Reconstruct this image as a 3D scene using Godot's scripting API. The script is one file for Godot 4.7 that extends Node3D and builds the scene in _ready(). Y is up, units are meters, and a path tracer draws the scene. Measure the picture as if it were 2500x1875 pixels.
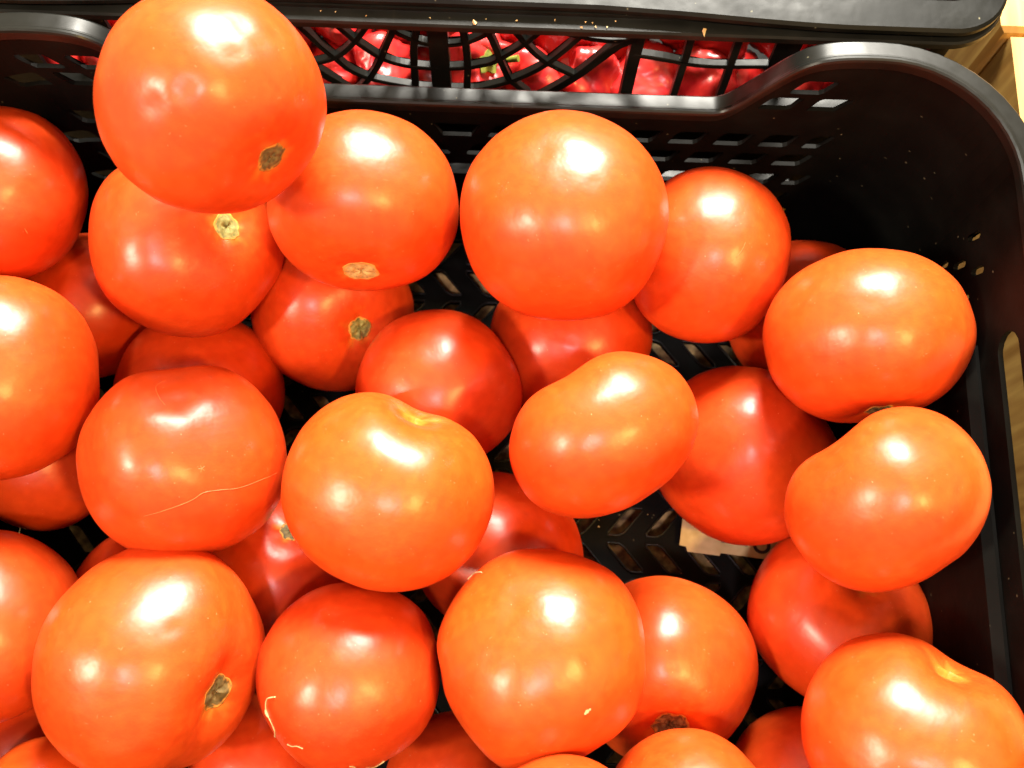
extends Node3D
# A heap of tomatoes in a black plastic crate, a crate of small red peppers standing behind it.
# x right, y up, z towards the viewer; the inner back wall of the tomato crate lies at z = 0, its floor at y = 0.

const TOMATOES := {
	"A": {"at": Vector3(-0.0744, 0.1713, 0.0381), "r": 0.0366, "flat": 0.93, "stem": Vector3(0.721, 0.098, 0.685), "face": Vector3(-0.214, 0.973, 0.085), "tone": 0.55, "label": "largest orange red tomato crowning the heap at back left, dented skin, brown stem scar", "dimple": 0.06, "lobes": 0.020, "dents": [[Vector3(0.061, 0.902, 0.427), 0.09, 0.022], [Vector3(-0.192, 0.823, 0.535), 0.10, 0.020], [Vector3(0.178, 0.871, 0.459), 0.06, -0.008], [Vector3(0.451, 0.871, -0.195), 0.10, 0.012], [Vector3(0.600, 0.794, -0.097), 0.08, 0.014], [Vector3(0.431, 0.897, 0.093), 0.07, 0.012], [Vector3(0.677, 0.686, -0.268), 0.09, 0.012], [Vector3(0.552, 0.824, 0.128), 0.06, -0.008]], "scar": [0.13, 1]},
	"B": {"at": Vector3(-0.1822, 0.0938, 0.0361), "r": 0.0348, "flat": 0.92, "stem": Vector3(-0.958, 0.213, -0.195), "face": Vector3(0.137, 0.930, 0.341), "tone": 0.15, "label": "red tomato cut by the left picture edge, nearest to the crate's left corner"},
	"C": {"at": Vector3(-0.1674, 0.0998, 0.1138), "r": 0.0385, "flat": 0.95, "stem": Vector3(-0.924, 0.357, 0.139), "face": Vector3(0.382, 0.890, 0.249), "tone": 0.60, "label": "bright orange red tomato cut by the left edge, overlapping the red one above"},
	"D": {"at": Vector3(-0.1075, 0.0848, 0.0511), "r": 0.0381, "flat": 0.86, "stem": Vector3(0.748, 0.664, 0.001), "face": Vector3(-0.508, 0.572, 0.645), "tone": 0.30, "label": "red tomato under the dented crowning tomato, pale green stem scar at its right", "notch": 0.03, "dimple": 0.06, "lobes": 0.030, "scar": [0.13, 0]},
	"E": {"at": Vector3(-0.0342, 0.1013, 0.0384), "r": 0.0374, "flat": 0.90, "stem": Vector3(0.042, 0.094, 0.995), "face": Vector3(0.150, 0.984, -0.099), "tone": 0.45, "label": "glossy orange red tomato right of the dented crowning one, pale oval scar at its bottom", "dimple": 0.07, "scar": [0.17, 2]},
	"F": {"at": Vector3(0.0438, 0.1138, 0.0474), "r": 0.0396, "flat": 0.95, "stem": Vector3(0.265, -0.940, 0.215), "face": Vector3(0.246, 0.282, 0.927), "tone": 0.50, "label": "big smooth orange red tomato before the middle of the back wall, no scar", "lobes": 0.015, "dents": [[Vector3(0.126, 0.986, -0.107), 0.09, 0.010], [Vector3(0.205, 0.972, 0.112), 0.07, 0.008], [Vector3(-0.070, 0.983, -0.171), 0.06, 0.005]]},
	"G": {"at": Vector3(0.1059, 0.0762, 0.0451), "r": 0.0361, "flat": 0.92, "stem": Vector3(-0.967, -0.052, -0.251), "face": Vector3(-0.153, 0.902, 0.403), "tone": 0.40, "label": "red tomato half behind the big smooth one, short scratches and a long slanting highlight", "dents": [[Vector3(0.181, 0.917, 0.355), 0.05, 0.010], [Vector3(0.145, 0.830, 0.538), 0.07, -0.008], [Vector3(-0.316, 0.859, 0.403), 0.16, 0.012]], "scar": [0.10, 0]},
	"H": {"at": Vector3(0.1598, 0.0346, 0.0556), "r": 0.0366, "flat": 0.90, "stem": Vector3(0.516, -0.250, -0.820), "face": Vector3(0.065, 0.965, -0.253), "tone": 0.05, "label": "dark shaded tomato low beside the right wall, mostly hidden behind two brighter tomatoes"},
	"I": {"at": Vector3(0.1616, 0.0979, 0.0860), "r": 0.0381, "flat": 0.87, "stem": Vector3(0.120, 0.021, 0.993), "face": Vector3(-0.383, 0.923, 0.026), "tone": 0.60, "label": "wide orange red tomato against the right wall, olive scar at its bottom edge", "dimple": 0.08, "lobes": 0.012, "dents": [[Vector3(-0.280, 0.960, -0.011), 0.12, 0.010], [Vector3(0.218, 0.905, 0.365), 0.06, 0.010]], "scar": [0.12, 1]},
	"J": {"at": Vector3(0.1578, 0.1165, 0.1515), "r": 0.0352, "flat": 0.84, "stem": Vector3(-0.522, -0.183, -0.833), "face": Vector3(-0.419, 0.906, 0.064), "tone": 0.60, "label": "orange notched tomato leaning on the right wall, just below the wide one", "notch": 0.09, "cut": 0.45, "dimple": 0.08, "lobes": 0.030},
	"K": {"at": Vector3(0.0596, 0.1096, 0.1302), "r": 0.0352, "flat": 0.78, "stem": Vector3(-0.506, -0.005, -0.863), "face": Vector3(-0.173, 0.980, 0.095), "tone": 0.65, "label": "small orange kidney shaped tomato lying tilted in the middle right of the heap", "notch": 0.07, "cut": 0.40, "dimple": 0.10, "lobes": 0.030},
	"L": {"at": Vector3(0.1271, 0.0383, 0.1207), "r": 0.0396, "flat": 0.92, "stem": Vector3(0.629, -0.212, -0.748), "face": Vector3(0.101, 0.976, -0.191), "tone": 0.20, "label": "red tomato between the kidney shaped one and the notched one, over the paper label", "lobes": 0.050, "dents": [[Vector3(-0.484, 0.871, 0.083), 0.25, 0.020]]},
	"M": {"at": Vector3(-0.0045, 0.0544, 0.1006), "r": 0.0342, "flat": 0.98, "stem": Vector3(0.318, -0.823, 0.470), "face": Vector3(0.362, 0.564, 0.742), "tone": 0.08, "label": "deep red round tomato in the middle, right behind the palest orange tomato", "lobes": 0.030},
	"N": {"at": Vector3(0.0520, 0.0348, 0.0685), "r": 0.0365, "flat": 0.88, "stem": Vector3(0.274, -0.829, 0.487), "face": Vector3(0.156, 0.538, 0.828), "tone": 0.10, "label": "shaded red tomato under the big smooth one, crinkled patch of highlight on its skin", "lobes": 0.030, "dents": [[Vector3(-0.210, 0.933, 0.293), 0.05, 0.010], [Vector3(-0.121, 0.908, 0.401), 0.05, -0.010], [Vector3(-0.056, 0.936, 0.348), 0.04, 0.010], [Vector3(0.023, 0.892, 0.451), 0.05, -0.008]]},
	"O": {"at": Vector3(-0.0553, 0.0363, 0.0602), "r": 0.0364, "flat": 0.88, "stem": Vector3(0.565, 0.646, 0.512), "face": Vector3(-0.636, 0.737, -0.228), "tone": 0.25, "label": "red tomato low in the gap left of the deep red one, small green stem scar", "dimple": 0.09, "scar": [0.13, 0]},
	"P": {"at": Vector3(-0.0173, 0.1008, 0.1515), "r": 0.0381, "flat": 0.93, "stem": Vector3(0.335, 0.388, -0.859), "face": Vector3(0.028, 0.907, 0.421), "tone": 0.92, "label": "palest orange tomato at the centre of the heap with a yellow dimple near its top", "notch": 0.07, "cut": 0.30, "dimple": 0.12, "lobes": 0.020},
	"Q": {"at": Vector3(-0.0954, 0.0912, 0.1411), "r": 0.0380, "flat": 0.97, "stem": Vector3(-0.283, 0.094, -0.955), "face": Vector3(0.263, 0.965, 0.016), "tone": 0.40, "label": "red tomato with a long pale scratch across its front and a creased top", "notch": 0.03, "dimple": 0.12, "lobes": 0.050, "dents": [[Vector3(0.169, 0.914, -0.369), 0.13, 0.030], [Vector3(-0.049, 0.954, -0.296), 0.10, 0.012], [Vector3(0.379, 0.828, -0.413), 0.11, -0.006]]},
	"R": {"at": Vector3(-0.1111, 0.0345, 0.0999), "r": 0.0360, "flat": 0.95, "stem": Vector3(0.057, -0.939, 0.339), "face": Vector3(0.532, 0.316, 0.786), "tone": 0.10, "label": "dull dark red tomato wedged under and behind the long scratched tomato"},
	"S": {"at": Vector3(-0.1667, 0.0323, 0.0602), "r": 0.0330, "flat": 0.95, "stem": Vector3(0.238, -0.939, 0.250), "face": Vector3(0.710, 0.344, 0.614), "tone": 0.00, "label": "very dark tomato deep in the gap near the left edge with one small pale glint"},
	"T": {"at": Vector3(-0.1754, 0.0352, 0.1320), "r": 0.0318, "flat": 0.92, "stem": Vector3(0.681, 0.195, -0.706), "face": Vector3(0.202, 0.876, 0.438), "tone": 0.30, "label": "brownish red tomato low at left, under the bright one cut by the left edge"},
	"U": {"at": Vector3(-0.0997, 0.0842, 0.2137), "r": 0.0410, "flat": 0.90, "stem": Vector3(0.876, 0.338, 0.343), "face": Vector3(0.288, 0.203, -0.936), "tone": 0.55, "label": "large orange tomato at lower left with a deep crease and olive scar at right", "notch": 0.04, "cut": 0.17, "dimple": 0.10, "lobes": 0.030, "dents": [[Vector3(0.419, 0.874, -0.248), 0.05, 0.012]], "scar": [0.14, 1]},
	"V": {"at": Vector3(-0.1708, 0.0671, 0.2033), "r": 0.0364, "flat": 0.95, "stem": Vector3(-0.686, -0.232, 0.689), "face": Vector3(0.122, 0.898, 0.423), "tone": 0.30, "label": "orange red tomato cut by the left edge, beside the large creased tomato"},
	"W": {"at": Vector3(-0.1258, 0.0274, 0.1877), "r": 0.0289, "flat": 0.95, "stem": Vector3(-0.687, -0.327, 0.649), "face": Vector3(-0.013, 0.899, 0.438), "tone": 0.05, "label": "dark sliver of tomato between the long scratched tomato and the large creased one"},
	"X": {"at": Vector3(-0.0694, 0.0309, 0.1739), "r": 0.0321, "flat": 0.90, "stem": Vector3(0.312, 0.818, -0.483), "face": Vector3(-0.068, 0.526, 0.848), "tone": 0.00, "label": "maroon tomato deep in shade left of centre with a dark green stem scar", "scar": [0.13, 1]},
	"Y": {"at": Vector3(-0.0298, 0.0749, 0.2168), "r": 0.0339, "flat": 0.95, "stem": Vector3(0.139, -0.789, 0.599), "face": Vector3(0.391, 0.599, 0.699), "tone": 0.15, "label": "deep red tomato near the bottom with pale dried fibres stuck on its skin", "lobes": 0.030},
	"Z": {"at": Vector3(0.0235, 0.0338, 0.1657), "r": 0.0353, "flat": 0.93, "stem": Vector3(-0.223, -0.718, 0.659), "face": Vector3(-0.178, 0.695, 0.697), "tone": 0.12, "label": "bright red tomato under the palest orange one, square white highlight, beside the bare floor", "lobes": 0.025},
	"AA": {"at": Vector3(0.0406, 0.0874, 0.2078), "r": 0.0381, "flat": 0.95, "stem": Vector3(0.299, -0.861, 0.411), "face": Vector3(0.443, 0.507, 0.740), "tone": 0.78, "label": "big squarish orange tomato at bottom centre with a single white fleck", "lobes": 0.045, "dents": [[Vector3(-0.978, 0.060, 0.201), 0.20, 0.050], [Vector3(-0.487, 0.873, 0.043), 0.09, 0.010]]},
	"BB": {"at": Vector3(0.0924, 0.0362, 0.2103), "r": 0.0371, "flat": 0.95, "stem": Vector3(-0.012, 0.681, 0.732), "face": Vector3(-0.198, 0.716, -0.669), "tone": 0.55, "label": "orange red tomato right of the squarish one, pitted highlight, dark brown scar at its bottom", "dimple": 0.14, "lobes": 0.035, "dents": [[Vector3(-0.059, 0.998, 0.008), 0.04, 0.014]], "scar": [0.18, 3]},
	"CC": {"at": Vector3(0.1649, 0.0382, 0.1870), "r": 0.0369, "flat": 0.86, "stem": Vector3(0.107, 0.828, -0.550), "face": Vector3(-0.560, 0.508, 0.655), "tone": 0.20, "label": "red tomato in half shade under the notched tomato beside the right wall", "notch": 0.06, "dimple": 0.12, "lobes": 0.030},
	"DD": {"at": Vector3(0.1646, 0.1088, 0.2306), "r": 0.0366, "flat": 0.90, "stem": Vector3(0.352, 0.429, -0.832), "face": Vector3(-0.499, 0.838, 0.221), "tone": 0.62, "label": "large orange tomato in the lower right corner with a yellow streak in its dimple", "notch": 0.08, "cut": 0.30, "dimple": 0.12, "lobes": 0.020},
	"EE": {"at": Vector3(0.1488, 0.0286, 0.2530), "r": 0.0302, "flat": 0.90, "stem": Vector3(0.726, -0.257, 0.638), "face": Vector3(0.105, 0.958, 0.266), "tone": 0.30, "label": "dull orange tomato low at the bottom edge, just left of the corner tomato"},
	"FF": {"at": Vector3(0.0947, 0.0756, 0.2616), "r": 0.0304, "flat": 0.95, "stem": Vector3(0.711, -0.306, 0.633), "face": Vector3(0.211, 0.952, 0.223), "tone": 0.60, "label": "orange tomato cut by the bottom edge, in front of the dark brown scar"},
	"GG": {"at": Vector3(0.0477, 0.1077, 0.2686), "r": 0.0291, "flat": 0.95, "stem": Vector3(0.683, -0.366, 0.632), "face": Vector3(0.326, 0.927, 0.185), "tone": 0.50, "label": "thin top of an orange red tomato cut by the bottom edge under the squarish one"},
	"HH": {"at": Vector3(0.0096, 0.0286, 0.2593), "r": 0.0293, "flat": 0.95, "stem": Vector3(-0.628, -0.407, 0.663), "face": Vector3(-0.318, 0.912, 0.259), "tone": 0.10, "label": "shaded red tomato at the bottom edge, low between the fibre covered and squarish tomatoes"},
	"II": {"at": Vector3(-0.1397, 0.0591, 0.2682), "r": 0.0256, "flat": 0.95, "stem": Vector3(-0.681, -0.165, 0.714), "face": Vector3(0.046, 0.963, 0.266), "tone": 0.75, "label": "dull amber tomato at the bottom left edge, under the large creased one"},
	"JJ": {"at": Vector3(-0.1697, 0.0247, 0.2496), "r": 0.0256, "flat": 0.95, "stem": Vector3(-0.681, -0.184, 0.709), "face": Vector3(0.080, 0.944, 0.321), "tone": 0.00, "label": "maroon tomato in shade at lower left, behind the dull amber one"},
	"KK": {"at": Vector3(-0.0709, 0.0269, 0.2533), "r": 0.0276, "flat": 0.95, "stem": Vector3(0.435, -0.708, 0.556), "face": Vector3(0.651, 0.674, 0.349), "tone": 0.00, "label": "maroon tomato in shade at the bottom edge, right of the large creased one"},
}
const FIBRES := [
	["Y", "longest S curved pale fibre with a knot, stuck on the deep red tomato's left", [Vector3(-0.641, 0.729, 0.238), Vector3(-0.751, 0.605, 0.265), Vector3(-0.778, 0.527, 0.342), Vector3(-0.765, 0.499, 0.407), Vector3(-0.706, 0.515, 0.486), Vector3(-0.665, 0.465, 0.585), Vector3(-0.720, 0.198, 0.665), Vector3(-0.727, 0.204, 0.656)]],
	["Y", "short wavy fibre lying just right below the S curved one", [Vector3(-0.496, 0.530, 0.688), Vector3(-0.436, 0.571, 0.695), Vector3(-0.375, 0.628, 0.682), Vector3(-0.307, 0.647, 0.698)]],
	["Y", "bent pale fibre at the bottom edge of the deep red tomato, left of a pair", [Vector3(0.133, 0.458, 0.879), Vector3(0.181, 0.404, 0.897), Vector3(0.194, 0.239, 0.951)]],
	["Y", "pale fibre at the bottom edge of the deep red tomato, right of a pair", [Vector3(0.255, 0.058, 0.965), Vector3(0.287, 0.227, 0.931), Vector3(0.369, 0.113, 0.923), Vector3(0.461, 0.180, 0.869)]],
	["AA", "thin wavy fibre on the upper left of the squarish orange tomato", [Vector3(-0.729, 0.086, -0.679), Vector3(-0.698, 0.085, -0.711), Vector3(-0.672, 0.086, -0.736), Vector3(-0.598, 0.317, -0.736)]],
]
const SCRATCHES := [
	["Q", [Vector3(-0.047, 0.749, 0.660), Vector3(0.081, 0.774, 0.629), Vector3(0.203, 0.784, 0.587), Vector3(0.362, 0.775, 0.518), Vector3(0.460, 0.766, 0.450), Vector3(0.592, 0.693, 0.412), Vector3(0.718, 0.590, 0.370), Vector3(0.883, 0.403, 0.241), Vector3(0.964, 0.223, 0.145)]],
	["Q", [Vector3(-0.006, 0.816, -0.578), Vector3(-0.058, 0.870, -0.490), Vector3(0.007, 0.927, -0.374), Vector3(0.072, 0.949, -0.308)]],
	["G", [Vector3(0.216, 0.950, 0.226), Vector3(0.178, 0.932, 0.315), Vector3(0.122, 0.916, 0.383)]],
	["B", [Vector3(0.612, 0.475, 0.632), Vector3(0.624, 0.410, 0.665)]],
]
const FLECK :=  Vector3(0.381, 0.796, 0.470)
const BLOSSOM :=  Vector3(0.445, 0.860, 0.250)
# near wall of the pepper crate: bars as [x, height] pairs, in metres
const BARS := [
	[.0024, [-.0279,.1322, -.0242,.1259, -.0180,.1211, -.0127,.1185, -.0063,.1177, .0014,.1190, .0057,.1210, .0116,.1256, .0180,.1325]],
	[.0024, [-.0485,.1324, -.0433,.1234, -.0385,.1160, -.0315,.1080, -.0241,.1038, -.0161,.1022, -.0072,.1018, .0032,.1031, .0092,.1050, .0143,.1074, .0197,.1125, .0267,.1203, .0355,.1328]],
	[.0024, [-.0640,.1330, -.0581,.1216, -.0550,.1146, -.0503,.1068, -.0455,.0988, -.0385,.0933, -.0311,.0905, -.0188,.0874, -.0081,.0866, .0060,.0872, .0142,.0905, .0223,.0949, .0296,.1007, .0360,.1074, .0424,.1168, .0476,.1253, .0525,.1330]],
	[.0024, [-.0680,.1120, -.0608,.0990, -.0515,.0881, -.0449,.0812, -.0300,.0745, -.0081,.0715, .0150,.0745, .0300,.0800, .0394,.0882]],
	[.0024, [-.0321,.1325, -.0387,.1208, -.0451,.1117, -.0503,.1068, -.0550,.1040, -.0625,.1012]],
	[.0026, [-.0222,.1328, -.0249,.1249, -.0291,.1136, -.0327,.1033, -.0388,.0911, -.0470,.0790]],
	[.0030, [-.0137,.1330, -.0168,.1192, -.0180,.1067, -.0188,.0907, -.0190,.0700]],
	[.0030, [.0018,.1338, .0034,.1204, .0038,.1028, .0032,.0920, .0024,.0700]],
	[.0026, [.0098,.1330, .0125,.1266, .0153,.1172, .0174,.1078, .0204,.0969, .0223,.0935, .0290,.0850]],
	[.0024, [.0190,.1332, .0237,.1272, .0276,.1194, .0316,.1132, .0369,.1074, .0473,.1000]],
	[.0024, [.0320,.1335, .0358,.1316, .0431,.1279, .0475,.1267, .0525,.1251, .0607,.1242, .0690,.1252]],
	[.0038, [.0760,.1310, .0704,.1271, .0613,.1189, .0549,.1085, .0481,.0986, .0394,.0882, .0300,.0780]],
	[.0050, [.0712,.1330, .0708,.1156, .0706,.0920, .0704,.0600]],
	[.0030, [.0912,.1330, .0912,.1145, .0909,.0950, .0905,.0600]],
	[.0030, [.1098,.1330, .1100,.1121, .1103,.0976, .1101,.0600]],
	[.0024, [.0700,.1160, .0819,.1139, .0923,.1112, .1011,.1102, .1093,.1103, .1250,.1112]],
	[.0080, [-.0072,.1340, -.0076,.0950, -.0078,.0600]],
	# the far left, mostly behind the crowning tomato, mirrors the right
	[.0038, [-.0880,.1310, -.0824,.1271, -.0733,.1189, -.0669,.1085, -.0601,.0986, -.0514,.0882]],
	[.0050, [-.0832,.1330, -.0828,.1156, -.0826,.0920, -.0824,.0600]],
	[.0030, [-.1032,.1330, -.1032,.1145, -.1029,.0950, -.1025,.0600]],
	[.0030, [-.1218,.1330, -.1220,.1121, -.1223,.0976, -.1221,.0600]],
	[.0024, [-.0820,.1160, -.0939,.1139, -.1043,.1112, -.1131,.1102, -.1213,.1103, -.1370,.1112]],
]

var half_wide := 0.200     # half the inner width of the crate being built
const DEEP := 0.520       # inner length of a crate
var bend := 0.045          # radius of its corners in plan

var rng := RandomNumberGenerator.new()
var taken := {}
var blotch := FastNoiseLite.new()
var M := {}


func _ready() -> void:
	rng.seed = 7
	blotch.seed = 3
	blotch.noise_type = FastNoiseLite.TYPE_SIMPLEX_SMOOTH
	blotch.frequency = 1.0
	blotch.fractal_octaves = 3

	# camera
	var cam := Camera3D.new()
	cam.name = "camera"
	cam.fov = 42.2
	cam.near = 0.02
	cam.far = 30.0
	var t := deg_to_rad(16.0)
	var r := deg_to_rad(2.0)
	var ahead := Vector3(0, -cos(t), -sin(t))
	var up0 := Vector3(0, sin(t), -cos(t))
	cam.transform = Transform3D(Basis(Vector3(cos(r), 0, 0) + up0 * sin(r), Vector3(-sin(r), 0, 0) + up0 * cos(r), -ahead), Vector3(0.0265, 0.46, 0.213))
	# a compact camera's small lens, focused on the upper layer
	var lens := CameraAttributesPhysical.new()
	lens.frustum_focal_length = 12.0 / tan(deg_to_rad(21.1))
	lens.frustum_near = 0.02
	lens.frustum_far = 30.0
	lens.frustum_focus_distance = 0.365
	lens.exposure_aperture = 12.5
	cam.attributes = lens
	add_child(cam)
	cam.current = true

	# the dim room round the stall, and its lamps
	var env := Environment.new()
	env.background_mode = Environment.BG_COLOR
	env.background_color = Color(0.74, 0.665, 0.53)
	env.background_energy_multiplier = 1.0
	env.tonemap_mode = Environment.TONE_MAPPER_LINEAR
	env.tonemap_exposure = 1.55
	env.sdfgi_enabled = true
	env.ssao_enabled = true
	env.ssil_enabled = true
	var we := WorldEnvironment.new()
	we.name = "room_air"
	we.environment = env
	add_child(we)
	lamp("light_panel", "wide white light panel hanging high behind the pepper crate", Vector3(0.20, 0.91, -0.80), Vector2(0.50, 0.34), Color(1.0, 0.98, 0.93), 5.5)
	lamp("ceiling_lamp", "white ceiling lamp left of the crates, above the viewer's left shoulder", Vector3(-1.15, 1.28, 0.62), Vector2(0.14, 0.20), Color(1.0, 0.94, 0.84), 1.9)
	lamp("ceiling_lamp", "small cool lamp straight above and behind the viewer", Vector3(-0.02, 1.75, 0.82), Vector2(0.14, 0.14), Color(1.0, 0.90, 0.92), 0.95)
	lamp("ceiling_lamp", "small amber lamp right of the viewer", Vector3(0.85, 1.55, 0.70), Vector2(0.14, 0.14), Color(1.0, 0.80, 0.45), 1.5)

	make_materials()
	stand()
	tomato_crate()
	pepper_crate()
	for key in TOMATOES:
		tomato(key, TOMATOES[key])
	peppers()
	paper_label()
	for f in FIBRES:
		fibre(f)
	fleck()
	crumbs()


# ---------------------------------------------------------------- names and labels

func numbered(called: String) -> String:
	taken[called] = taken.get(called, 0) + 1
	return called if taken[called] == 1 else "%s_%03d" % [called, taken[called] - 1]


func tag(o: Node, label: String, category: String, group := "", kind := "") -> void:
	if label: o.set_meta("label", label)
	if category: o.set_meta("category", category)
	if group: o.set_meta("group", group)
	if kind: o.set_meta("kind", kind)


func thing(called: String, label: String, category: String, where := Vector3.ZERO, group := "") -> Node3D:
	var o := Node3D.new()
	o.name = numbered(called)
	add_child(o, true)
	o.position = where
	tag(o, label, category, group)
	return o


func part(called: String, mesh: Mesh, m: Material, parent: Node) -> MeshInstance3D:
	var o := MeshInstance3D.new()
	o.name = called if parent != self else numbered(called)
	o.mesh = mesh
	o.material_override = m
	parent.add_child(o, true)
	return o


# ---------------------------------------------------------------- shapes

func begin() -> SurfaceTool:
	var st := SurfaceTool.new()
	st.begin(Mesh.PRIMITIVE_TRIANGLES)
	return st


# one flat triangle that faces along n
func tri(st: SurfaceTool, a: Vector3, b: Vector3, c: Vector3, n: Vector3) -> void:
	if (b - a).cross(c - a).dot(n) > 0.0:
		var s := b
		b = c
		c = s
	for p in [a, b, c]:
		st.set_normal(n)
		st.add_vertex(p)


func quad(st: SurfaceTool, a: Vector3, b: Vector3, c: Vector3, d: Vector3, n: Vector3) -> void:
	tri(st, a, b, c, n)
	tri(st, a, c, d, n)


func box(st: SurfaceTool, lo: Vector3, hi: Vector3, bevel := 0.0) -> void:
	slab(st, PackedVector2Array([Vector2(lo.x, lo.y), Vector2(hi.x, lo.y), Vector2(hi.x, hi.y), Vector2(lo.x, hi.y)]), lo.z, hi.z, func(u, v, w): return Vector3(u, v, w), bevel)


# a flat outline with thickness: at(u, v, w) says where it stands; the face at w0 may be bevelled
func slab(st: SurfaceTool, outline: PackedVector2Array, w0: float, w1: float, at: Callable, bevel := 0.0) -> void:
	if Geometry2D.is_polygon_clockwise(outline):
		outline.reverse()
	var faces := Geometry2D.triangulate_polygon(outline)
	var mid := Vector2.ZERO
	for p in outline: mid += p / outline.size()
	var c0: Vector3 = at.call(mid.x, mid.y, w0)
	var c1: Vector3 = at.call(mid.x, mid.y, w1)
	var through := (c1 - c0).normalized()
	var inner := outline
	if bevel > 0.0:
		inner = PackedVector2Array()
		for i in outline.size():
			var e0 := (outline[i] - outline[i - 1]).normalized()
			var e1 := (outline[(i + 1) % outline.size()] - outline[i]).normalized()
			var n0 := Vector2(-e0.y, e0.x)
			var n1 := Vector2(-e1.y, e1.x)
			inner.append(outline[i] + (n0 + n1) / maxf(0.5, 1.0 + n0.dot(n1)) * bevel)
	for i in range(0, faces.size(), 3):
		var q := [faces[i], faces[i + 1], faces[i + 2]]
		var f := []
		var g := []
		for k in q:
			f.append(at.call(inner[k].x, inner[k].y, w0))
			g.append(at.call(outline[k].x, outline[k].y, w1))
		tri(st, f[0], f[1], f[2], -through)
		tri(st, g[0], g[1], g[2], through)
	var wb := w0 + bevel * signf(w1 - w0)
	for i in outline.size():
		var p := outline[i]
		var q := outline[(i + 1) % outline.size()]
		var side := Vector2(q.y - p.y, p.x - q.x)
		var a: Vector3 = at.call(p.x, p.y, wb)
		var b: Vector3 = at.call(q.x, q.y, wb)
		var c: Vector3 = at.call(q.x, q.y, w1)
		var d: Vector3 = at.call(p.x, p.y, w1)
		var away: Vector3 = (at.call(p.x + side.x, p.y + side.y, wb) - a)
		var n := (b - a).cross(d - a).normalized()
		if n.dot(away) < 0.0: n = -n
		quad(st, a, b, c, d, n)
		if bevel > 0.0:
			var pi := inner[i]
			var qi := inner[(i + 1) % outline.size()]
			quad(st, at.call(pi.x, pi.y, w0), at.call(qi.x, qi.y, w0), b, a, (n - through).normalized())


# a bar of rectangular section along points in the (u, v) plane
func bar(st: SurfaceTool, pts: PackedVector2Array, wide: float, w0: float, w1: float, at: Callable) -> void:
	var left := PackedVector2Array()
	var right := PackedVector2Array()
	for i in pts.size():
		var d := (pts[mini(i + 1, pts.size() - 1)] - pts[maxi(i - 1, 0)]).normalized()
		var n := Vector2(-d.y, d.x) * wide * 0.5
		left.append(pts[i] + n)
		right.append(pts[i] - n)
	right.reverse()
	left.append_array(right)
	slab(st, left, w0, w1, at, 0.0004)


# points along a smooth curve through the given ones
func smooth_line(flat: Array, step := 4) -> PackedVector2Array:
	var c := Curve2D.new()
	var n := flat.size() / 2
	for i in n:
		var p := Vector2(flat[2 * i], flat[2 * i + 1])
		var a := Vector2(flat[2 * maxi(i - 1, 0)], flat[2 * maxi(i - 1, 0) + 1])
		var b := Vector2(flat[2 * mini(i + 1, n - 1)], flat[2 * mini(i + 1, n - 1) + 1])
		c.add_point(p, (a - b) / 6.0, (b - a) / 6.0)
	var out := PackedVector2Array()
	for i in n - 1:
		for k in step:
			out.append(c.sample(i, float(k) / step))
	out.append(Vector2(flat[-2], flat[-1]))
	return out


# a round string through points
func tube(st: SurfaceTool, pts: PackedVector3Array, radii: PackedFloat32Array, sides := 7) -> void:
	var rings := []
	var side := Vector3.UP
	for i in pts.size():
		var d := (pts[mini(i + 1, pts.size() - 1)] - pts[maxi(i - 1, 0)]).normalized()
		if absf(d.dot(side)) > 0.9: side = Vector3.RIGHT
		var x := (side - d * side.dot(d)).normalized()
		side = x
		var y := d.cross(x)
		var ring := []
		for k in sides:
			var n := x * cos(TAU * k / sides) + y * sin(TAU * k / sides)
			ring.append([pts[i] + n * radii[i], n])
		rings.append(ring)
	for i in pts.size() - 1:
		for k in sides:
			var l := (k + 1) % sides
			smooth_quad(st, rings[i][k], rings[i][l], rings[i + 1][l], rings[i + 1][k])
	for e in [0, pts.size() - 1]:
		var d := (pts[0] - pts[1]).normalized() if e == 0 else (pts[-1] - pts[-2]).normalized()
		for k in range(1, sides - 1):
			tri(st, rings[e][0][0], rings[e][k][0], rings[e][k + 1][0], d)


# corners are [position, normal]
func smooth_quad(st: SurfaceTool, a: Array, b: Array, c: Array, d: Array) -> void:
	for f in [[a, b, c], [a, c, d]]:
		var q: Array = f
		if (q[1][0] - q[0][0]).cross(q[2][0] - q[0][0]).dot(q[0][1] + q[1][1] + q[2][1]) > 0.0:
			q = [f[0], f[2], f[1]]
		for p in q:
			st.set_normal(p[1])
			st.add_vertex(p[0])


# a closed section of (outward, height) pairs carried along frames [position, outward, along, height, reach, lift]
func sweep(st: SurfaceTool, frames: Array, section: Array, closed: bool) -> void:
	var n := section.size()
	var area := 0.0
	for j in n:
		var a: Vector2 = section[j]
		var b: Vector2 = section[(j + 1) % n]
		area += a.cross(b)
	for i in frames.size() - (0 if closed else 1):
		var f: Array = frames[i]
		var g: Array = frames[(i + 1) % frames.size()]
		for j in n:
			var a: Vector2 = section[j]
			var b: Vector2 = section[(j + 1) % n]
			var e := (b - a).normalized()
			var n2 := Vector2(e.y, -e.x) * signf(area)
			var c := []
			for h in [[f, a], [f, b], [g, b], [g, a]]:
				var fr: Array = h[0]
				var s: Vector2 = h[1]
				var nn: Vector3 = fr[1] * n2.x + Vector3.UP * n2.y
				nn = (nn - fr[2] * nn.dot(fr[2])).normalized()
				c.append([fr[0] + fr[1] * (s.x + fr[4]) + Vector3.UP * (s.y + fr[3]), nn])
			smooth_quad(st, c[0], c[1], c[2], c[3])


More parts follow.
